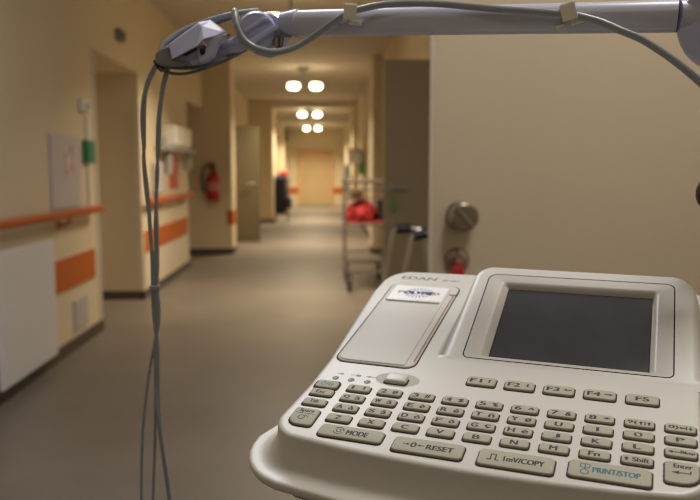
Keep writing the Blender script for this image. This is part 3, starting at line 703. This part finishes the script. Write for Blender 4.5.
# elbow disc at right
e0 = at(727, 27, .585)
b = bmesh.new(); lathe(b, [(0, 0), (.030, 0), (.0335, .003), (.0345, .008), (.0345, .032), (.032, .036), (0, .037)], 48, axis(e0, (CAM - e0) * Vector((1, 1, .3)))); aobj('elbow', b, M['lav'], smooth=True, angle=50)
b = bmesh.new(); tube(b, [e0, at(760, 20, .6), Vector((.425, .61, 1.40))], .011, 16); aobj('rear_link', b, M['alu'], smooth=True)
b = bmesh.new(); lathe(b, [(.019, 0), (.021, .005), (.021, .02), (.018, .05), (0, .05)], 20, Matrix.Translation((.425, .61, 1.375))); aobj('post_cap', b, M['lav'], smooth=True)
# left joint: discs, hub, screws
def face(p): d = (CAM - p); return Vector((d.x, d.y, d.z * .4)).normalized()
j0 = at(257, 33, .705)
b = bmesh.new(); lathe(b, [(0, 0), (.0165, 0), (.0175, .003), (.0175, .014), (.0155, .018), (.0150, .018), (0, .0185)], 40, axis(j0, face(j0))); aobj('joint_disc', b, M['lav'], smooth=True, angle=40)
j1 = at(266, 33, .712)
b = bmesh.new(); lathe(b, [(0, 0), (.0150, 0), (.0165, .003), (.0165, .016), (.015, .019), (0, .020)], 40, axis(j1, face(j1))); aobj('joint_disc', b, M['lav'], smooth=True, angle=40)
def img_prism(pts, Y, thick): 
    b = bmesh.new(); P0 = [at(x, y, Y) for x, y in pts]; prism(b, P0, (0, thick, 0)); return b
aobj('joint_rib', img_prism([(243, 30), (262, 17.5), (268, 17.5), (270, 20.5), (263, 21.5), (245, 33.5)], .684, .004), M['lav'], bevel=.0006)
aobj('joint_rib', img_prism([(246, 42), (262, 32), (276, 24), (279, 28), (264, 37), (250, 47)], .683, .004), M['lav'], bevel=.0008)
b = bmesh.new()
tube(b, [at(276.5, 38, .688), at(277, 46.5, .688)], .0024, 10); tube(b, [at(281.5, 37, .688), at(281.2, 46.5, .688)], .0016, 10)
aobj('screw', b, M['knob'], smooth=True)
aobj('joint_bracket', img_prism([(273, 35), (292, 36), (289, 40), (285, 40), (285, 47), (279, 51), (276, 47), (273, 45)], .690, .006), M['cend'], bevel=.0005)
aobj('joint_bracket', img_prism([(284, 37), (291, 37), (286, 49), (282, 50)], .686, .003), M['lav'], bevel=.0004)
aobj('lower_plate', img_prism([(252, 47), (262, 52), (279, 52), (279, 55), (270, 58), (256, 54), (250, 49)], .70, .005), M['lav'], bevel=.0006)
# link down to the clamp and the clamp housing
b = bmesh.new(); tube(b, [at(252, 37, .70), at(232, 47, .70), at(207, 61, .70), at(190, 66, .70)], [.008, .0075, .007, .005], 16)
aobj('clamp_link', b, M['lav'], smooth=True)
def faceted(front, back, Y0_, Y1_):
    """front polygon and a wider back polygon joined into a faceted shell"""
    b = bmesh.new(); A = [b.verts.new(at(x, y, Y0_)) for x, y in front]; Bq = [b.verts.new(at(x, y, Y1_)) for x, y in back]
    b.faces.new(A); b.faces.new(Bq[::-1])
    for i in range(len(A)): b.faces.new((A[i], A[(i + 1) % len(A)], Bq[(i + 1) % len(A)], Bq[i]))
    return b
b = bmesh.new()
pp = {k: at(*v) for k, v in dict(a=(168, 44.5, .668), b=(198, 23.5, .668), c=(210.5, 20, .674), d=(227.5, 33, .674), e=(203.5, 39.5, .660), f=(196.5, 46.5, .658), g=(172, 59.5, .664),
      a2=(170, 43, .705), b2=(199, 22, .705), c2=(211, 20, .705), d2=(228, 33, .705), e2=(206, 42, .705), g2=(174, 60, .705), h=(202, 27, .664)).items()}
vv = {k: b.verts.new(p) for k, p in pp.items()}
for f in (('a', 'b', 'h', 'e', 'f', 'g'), ('b', 'c', 'h'), ('h', 'c', 'd', 'e'), ('a', 'a2', 'b2', 'b'), ('b', 'b2', 'c2', 'c'), ('c', 'c2', 'd2', 'd'), ('d', 'd2', 'e2', 'e'), ('e', 'e2', 'f'), ('f', 'e2', 'g2', 'g'), ('g', 'g2', 'a2', 'a'), ('a2', 'g2', 'e2', 'd2', 'c2', 'b2')):
    b.faces.new([vv[k] for k in f])
bmesh.ops.triangulate(b, faces=[f for f in b.faces if len(f.verts) > 4])
aobj('clamp_lid', b, M['lav'], bevel=.0012, seg=3)
aobj('clamp_lever', img_prism([(203, 40), (222, 35), (227, 34), (218, 43), (213.5, 55), (204, 60.5), (200, 61.5), (197.5, 55), (197, 49.5), (200, 48), (203, 50), (203, 55), (205, 53), (205.5, 47.5), (208.5, 46.5)], .667, .012), M['lav'], bevel=.0006)
aobj('clamp_base', img_prism([(172, 60), (196, 47), (203, 44), (210, 50), (200, 60), (188, 63), (180, 63)], .676, .02), M['lav'], bevel=.001)
aobj('clamp_gap', img_prism([(182, 55.5), (197, 47.3), (196, 50), (186, 55.5)], .6745, .003), M['gap_shade'])
aobj('clamp_gap', img_prism([(200, 49), (203, 48.5), (203, 54), (201.5, 56), (200, 53)], .666, .006), M['gap_shade'])
aobj('clamp_gap', img_prism([(217, 42.5), (222, 36.5), (230, 34), (227, 37.5), (221, 40)], .680, .004), M['gap_shade'])
aobj('clamp_nose', img_prism([(155, 54), (159, 49.5), (168, 46), (172, 59.3), (190, 61.3), (183, 65), (162, 65), (155, 62.5)], .672, .026), M['cend'], bevel=.0012)
b = bmesh.new(); tube(b, [at(156, 60, .69), at(159, 66, .69), at(163, 70, .69)], .003, 10); aobj('nose_grommet', b, M['black'], smooth=True)

# ---------------------------------------------------------------- cable clips
def barp(px, Y): return at(px, 20, Y)
def clip(px, py, Y, tilt, label):
    c = at(px, py, Y); r = thing('cable_clip', label, 'cable clip', c)
    xd = (br_ - bl).normalized(); R_ = Matrix.Rotation(tilt, 3, -face(c))
    xd = R_ @ Vector((xd.x, xd.y, 0)).normalized(); fd = face(c); up_ = fd.cross(xd) * -1
    if up_.z < 0: up_ = -up_
    def bb(x0, x1, y0, y1, z0, z1, name, par=r):
        b = bmesh.new(); box(b, x0, x1, y0, y1, z0, z1)
        for v in b.verts: v.co = (xd * v.co.x + fd * v.co.y + up_ * v.co.z) * 1.18
        return obj(name, b, M['natural'], par, bevel=.0007, seg=3)
    bb(-.0050, .0048, .004, .0062, -.0050, .0058, 'strap')
    bb(-.0046, .0044, -.006, .0055, .0046, .0066, 'strap_top')
    bb(-.0090, .0086, -.0086, -.0068, -.0085, -.0052, 'saddle')
    bb(.0000, .0095, -.0075, .003, -.0078, -.0052, 'tab'); bb(-.0100, -.0045, -.0085, -.001, -.0070, -.0052, 'tab')
    return r
clip(350, 13.3, .652, math.radians(8), 'white nylon cable clip on the arm, left of the two')
clip(569, 13.3, .588, math.radians(-14), 'white nylon cable clip on the arm, right of the two')

# ---------------------------------------------------------------- cables
def cable(pts, r, m, label, n=10, name='cable', group=None):
    """pts = (px,py,Y)"""
    P0 = [at(*p) for p in pts]; c = P0[0].copy(); b = bmesh.new(); tube(b, [p - c for p in P0], r, n, sm=8)
    o = obj(name, b, m, smooth=True); o.location = c; return tag(o, label, 'cable', group)
cable([(236.5, 20, .715), (235.2, 15, .69), (234.5, 11.5, .672), (235.8, 23, .664), (240, 34, .664), (248, 43.5, .664), (260, 49.5, .664), (276, 52, .664), (293, 48, .664), (310, 38.5, .664), (327, 27, .66), (340, 18, .654), (349, 13, .650), (361, 9.2, .645),
       (380, 5.2, .642), (404, 3.3, .637), (441, 4, .627), (475, 7, .615), (500, 9.3, .606), (526, 11, .598), (552, 13, .590), (570, 14.6, .585), (585, 17.5, .580), (602, 22.5, .576), (622, 31, .570), (640, 38.5, .566), (656, 48, .562), (676, 62, .556), (702, 84, .55), (730, 112, .545), (760, 150, .55)],
      .00285, M['cable'], 'thick grey cable clipped along the arm and looping below its left joint', 14)
cable([(258, 10.5, .70), (238, 13, .702), (216, 18, .706), (195, 25, .708), (178, 33, .705), (166, 42, .700), (161, 50, .697)], .0022, M['cable'], 'grey cable arching over the top of the clamp housing, upper one')
cable([(236, 15, .712), (218, 22, .712), (190, 30, .714), (172, 39, .712), (163, 46, .71), (160, 55, .70)], .002, M['cabled'], 'grey cable arching behind the clamp housing, lower one')
cable([(160, 63, .69), (170, 67, .688), (185, 68, .684), (205, 66, .684), (222, 60, .69), (238, 53, .70), (250, 46, .71)], .0016, M['cabled'], 'dark cable running under the clamp to the joint, upper one')
cable([(158, 64, .69), (164, 71, .686), (178, 74, .683), (194, 72, .684), (212, 66, .69), (230, 58.5, .70), (246, 50, .712)], .0013, M['cabled'], 'thin dark cable sagging lowest under the clamp')
Dh = .69
cable([(157, 62, Dh), (154, 67, Dh), (149.5, 76, Dh), (145.5, 88, Dh), (142.6, 104, Dh), (142, 122, Dh), (143.5, 145, Dh), (144.6, 165, Dh), (147.3, 187, Dh), (149.4, 212, Dh), (151, 240, Dh), (152, 262, Dh), (152.5, 287, Dh), (152.7, 300, Dh), (154, 320, Dh), (156.4, 340, Dh), (156.8, 360, Dh), (156.4, 385, Dh), (157, 408, Dh - .002), (160, 435, Dh), (164.5, 468, Dh), (169, 500, Dh), (172, 530, Dh)], .00150, M['cable'], 'grey lead cable hanging from the clamp, ending rightmost at bottom')
cable([(158, 63, Dh), (155.5, 69, Dh), (151, 78, Dh), (146.5, 90, Dh), (144.9, 104, Dh), (144.6, 122, Dh), (144.5, 145, Dh), (143.4, 160, Dh), (145.3, 187, Dh), (148.5, 212, Dh), (150.5, 240, Dh), (154.3, 262, Dh), (155, 287, Dh), (157.6, 305, Dh), (157, 325, Dh), (154.4, 345, Dh), (150.4, 365, Dh), (147, 388, Dh), (143.6, 420, Dh), (141.8, 455, Dh), (141.4, 500, Dh), (141.5, 530, Dh)], .00140, M['cable'], 'grey lead cable hanging from the clamp, ending leftmost at bottom')
cable([(165, 64, Dh), (166.5, 70, Dh), (163.5, 80, Dh), (161, 95, Dh), (158, 120, Dh), (157.2, 150, Dh), (157.8, 175, Dh), (156.2, 200, Dh), (157.4, 225, Dh), (157.8, 262, Dh), (157.4, 287, Dh), (159.2, 305, Dh), (158.6, 325, Dh), (155.4, 342, Dh), (155.2, 370, Dh), (155.4, 400, Dh), (154.8, 440, Dh), (153, 500, Dh), (152.6, 530, Dh)], .00145, M['cable'], 'grey lead cable hanging from the clamp, middle one at bottom')
cable([(167, 64, Dh), (168.5, 70, Dh), (165.4, 82, Dh), (162.3, 97, Dh), (160, 120, Dh), (159, 148, Dh), (156.4, 175, Dh), (156.8, 200, Dh), (155.0, 225, Dh), (156.2, 262, Dh), (156, 287, Dh), (155.5, 305, Dh), (156.8, 330, Dh), (158.4, 352, Dh), (158.6, 380, Dh), (159.4, 410, Dh), (162, 440, Dh), (166.5, 470, Dh), (170.5, 500, Dh), (173.5, 530, Dh)], .00135, M['cable'], 'thin grey lead cable running beside the rightmost hanging lead')
tc = at(155, 287.5, Dh)
b = bmesh.new(); box(b, -.0046, .0046, -.0032, .0032, -.0022, .0022); t_ = obj('cable_tie', b, M['cable'], bevel=.0008); t_.location = tc
tag(t_, 'small grey retainer holding the hanging lead cables together', 'cable tie')

# ================================================================ LIGHT
def area(name, loc, size, power, col, rot=(0, 0, 0), sy=None, spread=None):
    l = bpy.data.lights.new(name, 'AREA'); l.energy = power; l.color = col; l.size = size
    if sy: l.shape = 'RECTANGLE'; l.size_y = sy
    if spread: l.spread = spread
    o = bpy.data.objects.new(name, l); C.objects.link(o); o.location = loc; o.rotation_euler = rot; return o
WARM = (1, .84, .59)
for Y, p in ((7.35, 62), (12.9, 85), (19.2, 100), (25.3, 110)):
    area('corridor_light', (-.25, Y, 2.60), .55, p, WARM, sy=.2, spread=math.radians(146))
area('overhead_fill_light', (-.35, 2.3, 2.96), .7, 29, (.94, .96, 1), sy=.7)  # unseen fill added overhead to brighten recorder and arm, no fixture there
area('door_fill_light', (.70, .75, 2.96), .5, 24, (1, .95, .90), sy=.5)  # unseen fill added to brighten the beige door, clear of the recorder's front
area('rear_fill_light', (-.5, -1.2, 2.96), 1.2, 7, (1, .94, .88), sy=.6)  # weak unseen fill added behind the camera, no fixture there
w = bpy.data.worlds.new('world'); bpy.context.scene.world = w; w.use_nodes = True
w.node_tree.nodes['Background'].inputs['Color'].default_value = (.5, .45, .4, 1); w.node_tree.nodes['Background'].inputs['Strength'].default_value = .3

# ================================================================ CAMERA
cam = bpy.data.cameras.new('camera'); co = bpy.data.objects.new('camera', cam); C.objects.link(co)
cam.sensor_width = 36; cam.lens = 36 * F / 700; cam.clip_start = .02; cam.clip_end = 100
co.matrix_world = Matrix(((right.x, upv.x, -fwd.x, CAM.x), (right.y, upv.y, -fwd.y, CAM.y), (right.z, upv.z, -fwd.z, CAM.z), (0, 0, 0, 1)))
cam.dof.use_dof = True; cam.dof.focus_distance = .505; cam.dof.aperture_fstop = 9.0; bpy.context.scene.cycles.filter_width = 1.2
bpy.context.scene.camera = co
vs = bpy.context.scene.view_settings; vs.view_transform = 'Standard'; vs.look = 'None'; vs.exposure = 0
